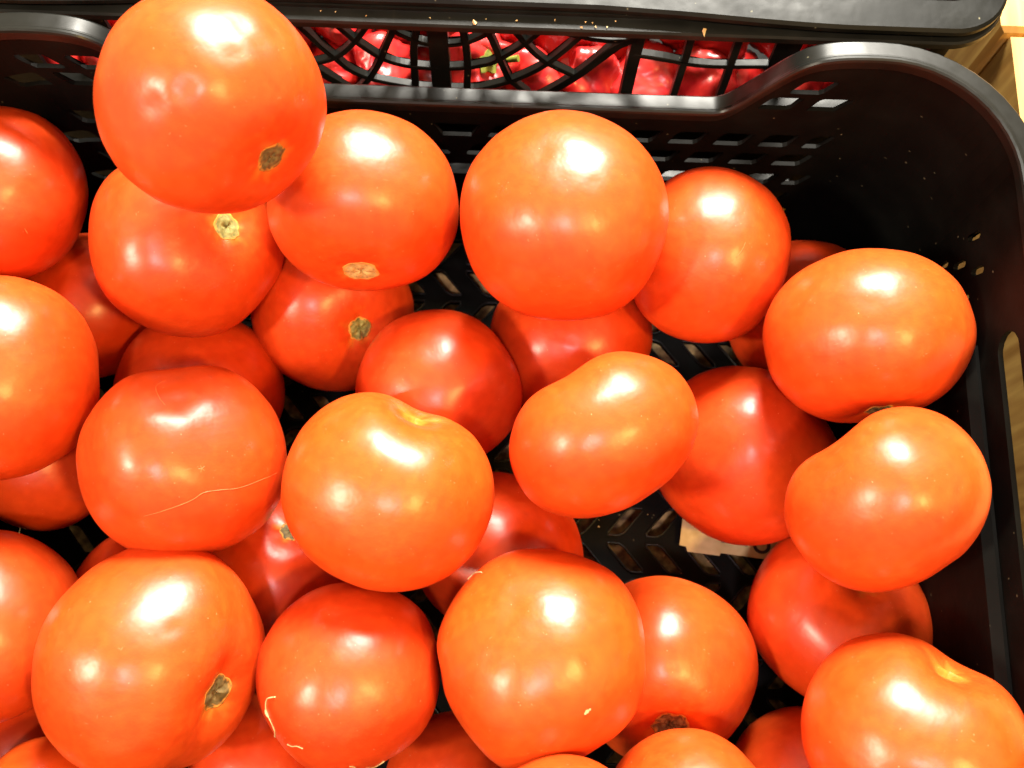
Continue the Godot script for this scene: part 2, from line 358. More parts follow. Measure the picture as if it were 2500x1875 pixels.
# a closed grid of rings with shared, smoothed corners
func rings_mesh(points: PackedVector3Array, colors: PackedColorArray, rows: int, cols: int) -> ArrayMesh:
	var index := PackedInt32Array()
	var normal := PackedVector3Array()
	normal.resize(points.size())
	for i in rows - 1:
		for j in cols:
			var a := i * cols + j
			var b := i * cols + (j + 1) % cols
			var c := a + cols
			var d := b + cols
			index.append_array([a, b, c, b, d, c])
			var n := (points[d] - points[a]).cross(points[c] - points[b])
			for k in [a, b, c, d]:
				normal[k] += n
	for k in [0, rows - 1]:
		var s := Vector3.ZERO
		for j in cols: s += normal[k * cols + j]
		for j in cols: normal[k * cols + j] = s
	var mid := Vector3.ZERO
	for p in points: mid += p / points.size()
	var turned := 0.0
	for i in normal.size():
		normal[i] = normal[i].normalized()
		turned += normal[i].dot(points[i] - mid)
	if turned < 0.0:
		for i in normal.size(): normal[i] = -normal[i]
	else:
		for i in range(0, index.size(), 3):
			var s := index[i]
			index[i] = index[i + 1]
			index[i + 1] = s
	var arrays := []
	arrays.resize(Mesh.ARRAY_MAX)
	arrays[Mesh.ARRAY_VERTEX] = points
	arrays[Mesh.ARRAY_NORMAL] = normal
	arrays[Mesh.ARRAY_COLOR] = colors
	arrays[Mesh.ARRAY_INDEX] = index
	var m := ArrayMesh.new()
	m.add_surface_from_arrays(Mesh.PRIMITIVE_TRIANGLES, arrays)
	return m


# ---------------------------------------------------------------- materials

func grain(seed_: int, size: int, freq: float, octaves: int, lo: Color, hi: Color, power := 1.0, stretch := Vector2.ONE) -> ImageTexture:
	var n := FastNoiseLite.new()
	n.seed = seed_
	n.noise_type = FastNoiseLite.TYPE_SIMPLEX_SMOOTH
	n.frequency = freq
	n.fractal_octaves = octaves
	var im := Image.create(size, size, false, Image.FORMAT_RGBA8)
	var half := size / 2.0
	for y in size:
		for x in size:
			# four shifted copies blended so that the picture tiles
			var fx := absf(x - half) / half
			var fy := absf(y - half) / half
			var wx := smoothstep(0.7, 1.0, fx) * 0.5
			var wy := smoothstep(0.7, 1.0, fy) * 0.5
			var ox := x + (size if x < half else -size)
			var oy := y + (size if y < half else -size)
			var v := n.get_noise_2d(x * stretch.x, y * stretch.y) * (1 - wx) * (1 - wy)
			if wx > 0.0: v += n.get_noise_2d(ox * stretch.x, y * stretch.y) * wx * (1 - wy)
			if wy > 0.0: v += n.get_noise_2d(x * stretch.x, oy * stretch.y) * (1 - wx) * wy
			if wx > 0.0 and wy > 0.0: v += n.get_noise_2d(ox * stretch.x, oy * stretch.y) * wx * wy
			im.set_pixel(x, y, lo.lerp(hi, pow(clampf(0.5 + 0.75 * v, 0.0, 1.0), power)))
	return ImageTexture.create_from_image(im)


# sparse pale specks on clear ground
func specks(size: int, count: int, c: Color) -> ImageTexture:
	var im := Image.create(size, size, false, Image.FORMAT_RGBA8)
	im.fill(Color(c.r, c.g, c.b, 0.0))
	var g := RandomNumberGenerator.new()
	g.seed = 11
	for i in count:
		var p := Vector2i(g.randi() % size, g.randi() % size)
		var a := g.randf_range(0.15, 0.7)
		im.set_pixel(p.x, p.y, Color(c.r, c.g, c.b, a))
		if g.randf() < 0.35: im.set_pixel((p.x + 1) % size, p.y, Color(c.r, c.g, c.b, a * 0.7))
		if g.randf() < 0.25: im.set_pixel(p.x, (p.y + 1) % size, Color(c.r, c.g, c.b, a * 0.6))
	return ImageTexture.create_from_image(im)


func make_materials() -> void:
	var plain_hi := Color.WHITE
	# tomato skin
	var skin := StandardMaterial3D.new()
	skin.resource_name = "tomato_skin"
	skin.vertex_color_use_as_albedo = true
	skin.albedo_texture = grain(21, 256, 0.03, 4, Color(0.90, 0.84, 0.80), plain_hi)
	skin.uv1_triplanar = true
	skin.uv1_scale = Vector3.ONE * 22.0
	skin.roughness = 0.34
	skin.metallic_specular = 0.5
	skin.heightmap_enabled = true
	skin.heightmap_texture = grain(22, 256, 0.022, 3, Color.BLACK, Color.WHITE)
	skin.heightmap_scale = 0.010
	skin.subsurf_scatter_enabled = true
	skin.subsurf_scatter_strength = 0.10
	skin.detail_enabled = true
	skin.detail_blend_mode = BaseMaterial3D.BLEND_MODE_MIX
	skin.detail_uv_layer = BaseMaterial3D.DETAIL_UV_2
	skin.detail_albedo = specks(512, 110, Color(1.0, 0.80, 0.60))
	skin.uv2_triplanar = true
	skin.uv2_scale = Vector3.ONE * 9.0
	M.skin = skin
	# corky stem scars and scratches
	var cork := StandardMaterial3D.new()
	cork.resource_name = "stem_scar"
	cork.vertex_color_use_as_albedo = true
	cork.roughness = 0.75
	M.cork = cork
	var scratch := StandardMaterial3D.new()
	scratch.resource_name = "healed_scratch"
	scratch.albedo_color = Color(0.87, 0.37, 0.16)
	scratch.roughness = 0.5
	M.scratch = scratch
	# pepper skin, calyx
	var pep := StandardMaterial3D.new()
	pep.resource_name = "pepper_skin"
	pep.vertex_color_use_as_albedo = true
	pep.roughness = 0.30
	pep.metallic_specular = 0.55
	pep.albedo_texture = grain(31, 128, 0.05, 3, Color(0.93, 0.90, 0.92), plain_hi)
	pep.uv1_triplanar = true
	pep.uv1_scale = Vector3.ONE * 40.0
	M.pepper = pep
	var green := StandardMaterial3D.new()
	green.resource_name = "pepper_stalk"
	green.albedo_color = Color(0.50, 0.52, 0.16)
	green.albedo_texture = grain(32, 128, 0.06, 3, Color(0.7, 0.72, 0.6), plain_hi)
	green.uv1_triplanar = true
	green.uv1_scale = Vector3.ONE * 60.0
	green.roughness = 0.6
	M.green = green
	# black moulded plastic, worn and dusty
	var black := StandardMaterial3D.new()
	black.resource_name = "black_plastic"
	black.albedo_color = Color(0.085, 0.088, 0.080)
	black.albedo_texture = grain(41, 512, 0.012, 5, Color(0.62, 0.62, 0.60), plain_hi, 1.3)
	black.uv1_triplanar = true
	black.uv1_scale = Vector3.ONE * 6.0
	black.metallic_specular = 0.37
	black.roughness = 1.0
	black.roughness_texture = grain(42, 512, 0.02, 5, Color(0.28, 0.28, 0.28), Color(0.48, 0.48, 0.48))
	black.heightmap_enabled = true
	black.heightmap_texture = grain(43, 256, 0.05, 4, Color.BLACK, Color.WHITE)
	black.heightmap_scale = 0.012
	black.detail_enabled = true
	black.detail_blend_mode = BaseMaterial3D.BLEND_MODE_MIX
	black.detail_uv_layer = BaseMaterial3D.DETAIL_UV_2
	black.detail_albedo = specks(512, 60, Color(0.62, 0.60, 0.48))
	black.uv2_triplanar = true
	black.uv2_scale = Vector3.ONE * 5.0
	M.black = black
	# the same plastic where it is matt, on the inner faces of the walls
	var matt := black.duplicate()
	matt.resource_name = "matt_black_plastic"
	matt.albedo_color = Color(0.060, 0.060, 0.054)
	matt.metallic_specular = 0.18
	matt.roughness_texture = null
	matt.roughness = 0.55
	M.matt = matt
	var scuffed := black.duplicate()
	scuffed.resource_name = "scuffed_black_plastic"
	scuffed.metallic_specular = 0.22
	M.scuffed = scuffed
	# wood of the stand
	var wood := StandardMaterial3D.new()
	wood.resource_name = "pale_wood"
	wood.albedo_texture = grain(51, 512, 0.012, 5, Color(0.60, 0.42, 0.18), Color(0.82, 0.66, 0.36), 1.0, Vector2(7.0, 0.6))
	wood.uv1_triplanar = true
	wood.uv1_scale = Vector3(3.0, 3.0, 3.0)
	wood.roughness = 0.45
	M.wood = wood
	var card := StandardMaterial3D.new()
	card.resource_name = "stained_cardboard"
	card.albedo_texture = grain(61, 512, 0.035, 5, Color(0.26, 0.16, 0.06), Color(0.86, 0.74, 0.48), 0.8)
	card.uv1_triplanar = true
	card.uv1_scale = Vector3.ONE * 8.0
	card.roughness = 0.6
	M.card = card
	var paper := StandardMaterial3D.new()
	paper.resource_name = "cream_paper"
	paper.albedo_color = Color(0.84, 0.79, 0.58)
	paper.albedo_texture = grain(62, 128, 0.05, 3, Color(0.86, 0.84, 0.78), plain_hi)
	paper.uv1_triplanar = true
	paper.uv1_scale = Vector3.ONE * 20.0
	paper.roughness = 0.7
	M.paper = paper
	var ink := StandardMaterial3D.new()
	ink.resource_name = "dark_ink"
	ink.albedo_color = Color(0.16, 0.15, 0.17)
	ink.roughness = 0.6
	M.ink = ink
	var straw := StandardMaterial3D.new()
	straw.resource_name = "dried_fibre"
	straw.albedo_color = Color(0.80, 0.70, 0.50)
	straw.roughness = 0.55
	M.straw = straw


# ---------------------------------------------------------------- lamps

# a flat lamp that looks at the heap: housing, glowing face, and its light just in front
func lamp(called: String, label: String, where: Vector3, size: Vector2, c: Color, energy: float) -> void:
	var o := thing(called, label, "lamp", where)
	o.look_at_from_position(where, Vector3(0, 0.1, 0.13), Vector3.UP)
	var st := begin()
	box(st, Vector3(-size.x * 0.52, -size.y * 0.52, 0.004), Vector3(size.x * 0.52, size.y * 0.52, 0.06))
	var metal := StandardMaterial3D.new()
	metal.albedo_color = Color(0.6, 0.6, 0.6)
	metal.roughness = 0.6
	part("housing", st.commit(), metal, o)
	st = begin()
	box(st, Vector3(-size.x * 0.5, -size.y * 0.5, 0.0), Vector3(size.x * 0.5, size.y * 0.5, 0.003))
	var glow := StandardMaterial3D.new()
	glow.albedo_color = Color(0.8, 0.8, 0.8)
	glow.emission_enabled = true
	glow.emission = c
	glow.emission_energy_multiplier = 1.0
	part("diffuser", st.commit(), glow, o)
	var l := AreaLight3D.new()
	l.name = "light"
	l.area_size = size
	l.light_color = c
	l.light_energy = energy
	l.area_range = 8.0
	l.shadow_enabled = true
	l.position = Vector3(0, 0, -0.004)
	o.add_child(l)


# ---------------------------------------------------------------- the wooden stand

func stand() -> void:
	var st := begin()
	box(st, Vector3(-0.75, -0.04, -0.75), Vector3(0.75, -0.016, 0.9))
	var s := part("display_shelf", st.commit(), M.wood, self)
	tag(s, "pale wooden shelf that the black crates stand on", "shelf", "", "structure")
	st = begin()
	slab(st, PackedVector2Array([Vector2(0.2320, -0.0155), Vector2(0.2520, -0.0155), Vector2(0.2520, 0.098), Vector2(0.2320, 0.098)]), 0.75, -0.0510, func(u, v, w): return Vector3(u, v, w), 0.002)
	var b := part("side_board", st.commit(), M.wood, self)
	tag(b, "pale wooden side board beside the tomato crate with a bright upper edge", "board")
	st = begin()
	slab(st, PackedVector2Array([Vector2(0.2275, -0.0155), Vector2(0.285, -0.0155), Vector2(0.285, 0.100), Vector2(0.2275, 0.100)]), -0.0530, -0.60, func(u, v, w): return Vector3(u, v, w), 0.002)
	b = part("side_board", st.commit(), M.wood, self)
	tag(b, "broad pale wooden board beside the pepper crate at the top right", "board")
	st = begin()
	box(st, Vector3(-0.21, -0.0155, -0.004), Vector3(0.21, -0.0125, 0.53))
	b = part("cardboard_sheet", st.commit(), M.card, self)
	tag(b, "brown stained cardboard sheet showing through the slots of the tomato crate's floor", "cardboard")


# ---------------------------------------------------------------- crates

# the inner wall line of a crate, from the middle of its back wall (s = 0) round by the right
func around(s: float) -> Array:
	var straight := half_wide - bend
	var arc := bend * PI / 2.0
	var side := DEEP - 2.0 * bend
	var total := 4.0 * straight + 4.0 * arc + 2.0 * side
	s = fposmod(s, total)
	var legs := [
		[straight, Vector3(0, 0, 0), 0.0, false], [arc, Vector3(straight, 0, bend), 0.0, true],
		[side, Vector3(half_wide, 0, bend), PI / 2, false], [arc, Vector3(straight, 0, DEEP - bend), PI / 2, true],
		[2 * straight, Vector3(straight, 0, DEEP), PI, false], [arc, Vector3(-straight, 0, DEEP - bend), PI, true],
		[side, Vector3(-half_wide, 0, DEEP - bend), 1.5 * PI, false], [arc, Vector3(-straight, 0, bend), 1.5 * PI, true],
		[straight + 0.001, Vector3(-straight, 0, 0), 0.0, false]]
	for l in legs:
		if s <= l[0] + 1e-9:
			var a: float = l[2]
			if l[3]:
				a += s / bend
				var out := Vector3(sin(a), 0, -cos(a))
				return [l[1] + out * bend, out, Vector3(cos(a), 0, sin(a))]
			var along := Vector3(cos(a), 0, sin(a))
			return [l[1] + along * s, Vector3(sin(a), 0, -cos(a)), along]
		s -= l[0]
	return [Vector3.ZERO, Vector3.FORWARD, Vector3.RIGHT]


func length_around() -> float:
	return 4.0 * (half_wide - bend) + TAU * bend + 2.0 * (DEEP - 2.0 * bend)


# places along the wall line where its sections need a frame
func stations() -> PackedFloat32Array:
	var out := PackedFloat32Array()
	var straight := half_wide - bend
	var arc := bend * PI / 2.0
	var side := DEEP - 2.0 * bend
	for x in [0.0, 0.03, 0.06, 0.09]: out.append(x)
	for k in 28:
		if 0.098 + 0.002 * k < straight: out.append(0.098 + 0.002 * k)
	for k in 13: out.append(straight + arc * k / 12.0)
	for k in range(1, 15): out.append(straight + arc + side * k / 15)
	for k in 13: out.append(straight + arc + side + arc * k / 12)
	var half := out.duplicate()
	for i in range(half.size() - 1, 0, -1):
		out.append(length_around() - half[i])
	return out


# height of the rim: high corners, and a dip in the short walls
func rim_height(s: float, dip: bool) -> float:
	var sum := 0.0
	for k in [-0.004, -0.002, 0.0, 0.002, 0.004]: sum += rim_line(fposmod(s + k, length_around()), dip) * 0.2
	return sum


func rim_line(s: float, dip: bool) -> float:
	var total := length_around()
	s = absf(s - total if s > total * 0.5 else s)
	if not dip or s > 0.146: return 0.1525
	var k := [[0.0, 0.1135], [0.1045, 0.1135], [0.1075, 0.1150], [0.126, 0.1440], [0.131, 0.1487], [0.137, 0.1513], [0.146, 0.1525]]
	for i in k.size() - 1:
		if s <= k[i + 1][0]:
			return lerpf(k[i][1], k[i + 1][1], (s - k[i][0]) / (k[i + 1][0] - k[i][0]))
	return 0.1525


# one horizontal strip of a wall with gaps cut out of it, as many separate slabs as that leaves
func strip(st: SurfaceTool, s0: float, s1: float, y0: float, y1: float, gaps: Array, top: PackedVector2Array, at: Callable) -> void:
	var pieces := [PackedVector2Array([Vector2(s0, y0), Vector2(s1, y0), Vector2(s1, y1), Vector2(s0, y1)])]
	if top.size():
		pieces = Geometry2D.intersect_polygons(pieces[0], top)
	for g in gaps:
		var left := []
		for p in pieces:
			left.append_array(Geometry2D.clip_polygons(p, g))
		pieces = left
	for p in pieces:
		if p.size() > 2: slab(st, p, 0.0, 0.0019, at)


# a slot through the full height of a strip; lean shifts its upper end sideways
func slot(mid: float, wide: float, y0: float, y1: float, lean: float) -> PackedVector2Array:
	var h := wide * 0.5
	var c := 0.0012
	var e := 0.0002
	var k := lean / (y1 - y0)
	var out := PackedVector2Array()
	for q in [[-h + c, y0 - e], [h - c, y0 - e], [h, y0 + c], [h, y1 - c], [h - c, y1 + e], [-h + c, y1 + e], [-h, y1 - c], [-h, y0 + c]]:
		out.append(Vector2(mid + q[0] + k * (q[1] - (y0 + y1) * 0.5), q[1]))
	return out


func tomato_crate() -> void:
	var o := thing("tomato_crate", "black plastic crate full of tomatoes, slotted walls, high rounded corners and dipped back rim", "crate")
	var wall_at := func(s, y, w):
		var f := around(s)
		return f[0] + f[1] * w + Vector3.UP * y
	# back wall: rows of leaning slots below the dipped rim
	var top := PackedVector2Array([Vector2(-0.18, -0.02)])
	for i in 73:
		var x := -0.18 + 0.005 * i
		top.append(Vector2(x, rim_height(absf(x), true) - 0.0006))
	top.append(Vector2(0.18, -0.02))
	var st := begin()
	var floor_y := -0.004
	var rows := [[0.0230, 0.0325], [0.0400, 0.0490], [0.0570, 0.0660], [0.0742, 0.0835], [0.0895, 0.0990], [0.1178, 0.1283 - 0.0022], [0.1290, 0.1375]]
	var arc := bend * PI / 2.0
	var straight := half_wide - bend
	var step := arc / 12.0
	var cuts := [-straight - 3 * step, -straight - 2 * step, -straight - step, -straight, straight, straight + step, straight + 2 * step, straight + 3 * step]
	var below := floor_y
	var phase := [0.0020, 0.0114, 0.0020, 0.0114, 0.0018, 0.0142, 0.0049]
	for k in rows.size() + 1:
		var y0: float = rows[k][0] if k < rows.size() else 0.16
		for c in cuts.size() - 1: strip(st, cuts[c], cuts[c + 1], below, y0, [], top, wall_at)
		if k == rows.size(): break
		var y1: float = rows[k][1]
		var gaps := []
		for i in 9:
			for side in [-1, 1]:
				var x: float = phase[k] + 0.0187 * i
				if x > (0.1525 if side > 0 else 0.1660): continue
				if k >= 5 and x < (0.121 if k == 5 else 0.129): continue
				var w := 0.0128 if x < 0.146 or side < 0 else 0.0085
				gaps.append(slot((x if w > 0.01 else x - 0.0025) * side, w, y0, y1, 0.0048 * side))
		for c in cuts.size() - 1: strip(st, cuts[c], cuts[c + 1], y0, y1, gaps, top, wall_at)
		below = y1
	part("back_wall", st.commit(), M.matt, o)
	# corners and the other walls
	var total := length_around()
	var side_len := DEEP - 2.0 * bend
	for c in [[straight, "corner"], [straight + arc + side_len, "corner"], [total - straight - arc, "corner"], [total - straight - 2 * arc - side_len, "corner"]]:
		st = begin()
		for k in 12:
			var mid: float = c[0] + arc * (k + 0.5) / 12.0
			if mid < straight + 3 * step or mid > total - straight - 3 * step: continue
			strip(st, c[0] + arc * k / 12.0, c[0] + arc * (k + 1) / 12.0, floor_y, 0.1520, [], PackedVector2Array(), wall_at)
		part(c[1], st.commit(), M.matt, o)
	for side in [1, -1]:
		var start := straight + arc
		st = begin()
		var flip := func(s, y, w):
			var f := around(s)
			return Vector3(f[0].x * side, y, f[0].z) + Vector3(f[1].x * side, 0, f[1].z) * w
		var end := start + side_len
		var yb := floor_y
		for row in [[0.080, 0.0905], [0.0945, 0.1050], [0.1085, 0.1185]]:
			strip(st, start, end, yb, row[0], [], PackedVector2Array(), flip)
			var g := []
			for k in 2:
				g.append(slot(start + 0.004 + 0.014 * k + (0.006 if row[0] == 0.0945 else 0.0), 0.0030, row[0], row[1], 0.002))
			strip(st, start, end, row[0], row[1], g, PackedVector2Array(), flip)
			yb = row[1]
		strip(st, start, end, yb, 0.1220, [], PackedVector2Array(), flip)
		var hole := PackedVector2Array()
		for k in 9:
			var a := PI * 0.5 + PI * k / 8.0
			hole.append(Vector2(start + 0.0555 + 0.0078 * cos(a), 0.1295 + 0.0078 * sin(a)))
		for k in 9:
			var a := -PI * 0.5 + PI * k / 8.0
			hole.append(Vector2(start + 0.180 + 0.0078 * cos(a), 0.1295 + 0.0078 * sin(a)))
		strip(st, start, end, 0.1220, 0.1370, [hole], PackedVector2Array(), flip)
		strip(st, start, end, 0.1370, 0.1520, [], PackedVector2Array(), flip)
		var w := part("side_wall", st.commit(), M.matt, o)
		# the thicker lower half of the wall under the handle hole
		st = begin()
		var lining := PackedVector2Array([Vector2(start + 0.046, 0.0005), Vector2(start + 0.250, 0.0005), Vector2(start + 0.250, 0.1085), Vector2(start + 0.046, 0.1085)])
		slab(st, lining, -0.0045, -0.0002, flip, 0.003)
		part("wall_lining", st.commit(), M.matt, w)
	st = begin()
	var first := straight + 2 * arc + side_len
	for k in 10:
		strip(st, first + 2 * straight * k / 10.0, first + 2 * straight * (k + 1) / 10.0, floor_y, 0.1520, [], PackedVector2Array(), wall_at)
	part("front_wall", st.commit(), M.matt, o)
	# the rim, a flange with a rounded inner edge and a skirt
	var frames := []
	for s in stations():
		var f := around(s)
		var ahead := around(s + 0.001)
		var behind := around(s - 0.001)
		var y := rim_height(s, true)
		var slope: Vector3 = (ahead[0] + Vector3.UP * rim_height(fposmod(s + 0.001, total), true) - behind[0] - Vector3.UP * rim_height(fposmod(s - 0.001, total), true)).normalized()
		frames.append([f[0], f[1], slope, y, 0.0, 0.0])
	st = begin()
	sweep(st, frames, [Vector2(-0.0006, -0.0050), Vector2(-0.0006, -0.0012), Vector2(-0.0002, -0.0003), Vector2(0.0006, 0.0), Vector2(0.0016, -0.0003), Vector2(0.0022, -0.0008), Vector2(0.0030, -0.0010), Vector2(0.0084, -0.0020), Vector2(0.0092, -0.0027), Vector2(0.0092, -0.0085), Vector2(0.0078, -0.0085), Vector2(0.0078, -0.0042), Vector2(0.0028, -0.0034), Vector2(0.0028, -0.0050)], true)
	part("rim", st.commit(), M.black, o)
	# ledges on the outside of the back wall, seen through its slots
	for l in [[0.1065, 0.1092, 0.0125], [0.0470, 0.0495, 0.0120], [0.0170, 0.0195, 0.0120]]:
		for e in ([[-0.160, -0.109], [0.109, 0.160]] if l[0] > 0.1 else [[-0.150, 0.150]]):
			st = begin()
			slab(st, PackedVector2Array([Vector2(e[0], -l[2]), Vector2(e[1], -l[2]), Vector2(e[1], -0.0028), Vector2(e[0], -0.0028)]), l[1], l[0], func(u, v, w): return Vector3(u, w, v), 0.0005)
			part("ledge", st.commit(), M.black, o)
	# upright ribs on the outside of the dip
	st = begin()
	var flat_at := func(u, v, w): return Vector3(u, w, v)
	# floor: rows of slanted oblong slots
	var z := 0.0
	var next := 0.00725
	var row := 0
	var lips := begin()
	while next + 0.0125 < DEEP:
		strip_floor(st, z, next, [], flat_at)
		var gaps := []
		for i in range(-16, 7):
			var x := 0.081 + 0.0178 * i
			if absf(x) > half_wide - 0.018: continue
			var g := slot(x, 0.0074, next, next + 0.0125, -0.0105 if row % 2 == 0 else 0.0105)
			gaps.append(g)
			var line := PackedVector3Array()
			var radii := PackedFloat32Array()
			for k in g.size() + 1:
				line.append(Vector3(g[k % g.size()].x, 0.0002, g[k % g.size()].y))
				radii.append(0.00055)
			tube(lips, line, radii, 6)
		strip_floor(st, next, next + 0.0125, gaps, flat_at)
		z = next + 0.0125
		next += 0.0165
		row += 1
	strip_floor(st, z, DEEP, [], flat_at)
	var ground := part("floor", st.commit(), M.matt, o)
	var lip := part("slot_lips", lips.commit(), M.black, ground)
	lip.set_meta("kind", "stuff")


func strip_floor(st: SurfaceTool, z0: float, z1: float, gaps: Array, at: Callable) -> void:
	var pieces := [PackedVector2Array([Vector2(-half_wide + 0.003, z0), Vector2(half_wide - 0.003, z0), Vector2(half_wide - 0.003, z1), Vector2(-half_wide + 0.003, z1)])]
	for g in gaps:
		var left := []
		for p in pieces: left.append_array(Geometry2D.clip_polygons(p, g))
		pieces = left
	for p in pieces:
		if p.size() > 2: slab(st, p, 0.0, -0.0035, at)


func pepper_crate() -> void:
	half_wide = 0.2025
	bend = 0.012
	var o := thing("pepper_crate", "black plastic crate of small red peppers with a lattice front wall, behind the tomatoes", "crate", Vector3(-0.006, 0.0, -0.0262))
	o.rotation.y = PI
	var total := length_around()
	var arc := bend * PI / 2.0
	var straight := half_wide - bend
	var side_len := DEEP - 2.0 * bend
	var base := -0.012
	var wall_at := func(s, y, w):
		var f := around(s)
		return f[0] + f[1] * w + Vector3.UP * y
	# the lattice, each bar a piece; local x runs the other way
	for b in BARS:
		var pts := smooth_line(b[1])
		for i in pts.size(): pts[i] = Vector2(-(pts[i].x + 0.006), pts[i].y)
		var st := begin()
		var deep: float = 0.0030 if b[0] < 0.0045 else 0.0052
		bar(st, pts, b[0], 0.0030 + rng.randf_range(0.0, 0.0003), 0.0030 - deep, func(u, v, w): return Vector3(u, v, -w))
		part("lattice_bar", st.commit(), M.scuffed, o)
	var st := begin()
	strip(st, bend - half_wide, half_wide - bend, base, 0.062, [], PackedVector2Array(), wall_at)
	for post in [[-0.189, -0.168], [-0.141, -0.131], [0.131, 0.141], [0.168, 0.189]]:
		strip(st, post[0], post[1], 0.062, 0.1330, [], PackedVector2Array(), wall_at)
	strip(st, bend - half_wide, half_wide - bend, 0.1330, 0.1440, [], PackedVector2Array(), wall_at)
	part("front_wall", st.commit(), M.matt, o)
	for c in [straight, straight + arc + side_len, total - straight - arc, total - straight - 2 * arc - side_len]:
		st = begin()
		for k in 12: strip(st, c + arc * k / 12.0, c + arc * (k + 1) / 12.0, base, 0.1440, [], PackedVector2Array(), wall_at)
		part("corner", st.commit(), M.matt, o)
	for c in [straight + arc, total - straight - arc - side_len]:
		st = begin()
		strip(st, c, c + side_len, base, 0.1440, [], PackedVector2Array(), wall_at)
		part("side_wall", st.commit(), M.matt, o)
	st = begin()
	strip(st, straight + 2 * arc + side_len, 3 * straight + 2 * arc + side_len, base, 0.1440, [], PackedVector2Array(), wall_at)
	part("back_wall", st.commit(), M.matt, o)
	st = begin()
	box(st, Vector3(-half_wide + 0.003, -0.010, 0.003), Vector3(half_wide - 0.003, -0.006, DEEP - 0.003))
	part("floor", st.commit(), M.matt, o)
	# rim: a flange on top, a lower dusty ledge before it; the flange reaches further forward at the corners
	var low := []
	var frames := []
	for s in stations():
		var f := around(s)
		var near := absf(s - total if s > total * 0.5 else s)
		var reach := smoothstep(0.05, 0.16, near) if near < straight + arc else 1.0
		frames.append([f[0], f[1], f[2], 0.0, reach * 0.0050, 0.0])
		low.append([f[0], f[1], f[2], 0.0, 0.0, 0.0])
	st = begin()
	sweep(st, frames, [Vector2(-0.0090, 0.1468), Vector2(-0.0085, 0.1472), Vector2(0.0034, 0.1472), Vector2(0.0046, 0.1462), Vector2(0.0046, 0.1443), Vector2(0.0020, 0.1438), Vector2(-0.0090, 0.1440)], true)
	part("rim", st.commit(), M.scuffed, o)
	st = begin()
	sweep(st, low, [Vector2(0.0030, 0.1436), Vector2(0.0049, 0.1434), Vector2(0.0049, 0.1418), Vector2(0.0100, 0.1414), Vector2(0.0107, 0.1406), Vector2(0.0107, 0.1380), Vector2(0.0097, 0.1380), Vector2(0.0097, 0.1394), Vector2(0.0030, 0.1396)], true)
	part("ledge", st.commit(), M.black, o)


# ---------------------------------------------------------------- tomatoes

# a point of the skin, in the tomato's own axes: the stem end is +y, +z the side that the notch faces
func skin_point(th: float, ph: float, d: Dictionary, sd: int, own: Basis) -> Vector3:
	var r: float = d.r
	var k: float = d.flat
	var s := sin(th)
	var c := cos(th)
	var lobes: float = d.get("lobes", 0.014)
	var wob := 0.0
	for q in [[2, 0.55], [3, 0.7], [5, 1.0]]:
		wob += q[1] * cos(q[0] * ph + sd * 1.7 * q[0])
	var wide := r * pow(s, 0.94) * (1.0 + lobes * wob * (0.30 + 0.70 * (0.5 + 0.5 * c)) * s)
	var y := r * k * signf(c) * pow(absf(c), 0.94)
	var rel := wide / r
	if c > 0.0:
		var dim: float = d.get("dimple", 0.085)
		y -= r * dim * exp(-pow(rel / 0.30, 2.0)) * (1.0 + 0.10 * cos(5.0 * ph + sd))
		y -= r * 0.05 * exp(-pow(rel / 0.50, 2.0))
		var notch: float = d.get("notch", 0.0)
		y -= r * notch * exp(-pow(rel * absf(cos(ph)) / d.get("cut", 0.30), 2.0)) * exp(-pow(rel / 0.95, 4.0)) * (0.25 + 0.75 * pow(sin(ph), 2.0)) * smoothstep(0.0, 0.35, c)
	else:
		y += r * 0.02 * exp(-pow(rel / 0.12, 2.0))
	var p := Vector3(wide * cos(ph), y, wide * sin(ph))
	var u := p / r
	p *= 1.0 + 0.020 * blotch.get_noise_3d(u.x * 0.9 + sd * 9.1, u.y * 0.9, u.z * 0.9) + 0.0022 * blotch.get_noise_3d(u.x * 3.1, u.y * 3.1 + sd * 5.3, u.z * 3.1)
	if d.has("dents"):
		var out := own * p.normalized()
		for q in d.dents:
			var a := out.angle_to(q[0])
			if a < q[1] * 2.6:
				p -= p.normalized() * r * q[2] * exp(-pow(a / q[1], 2.0))
	return p


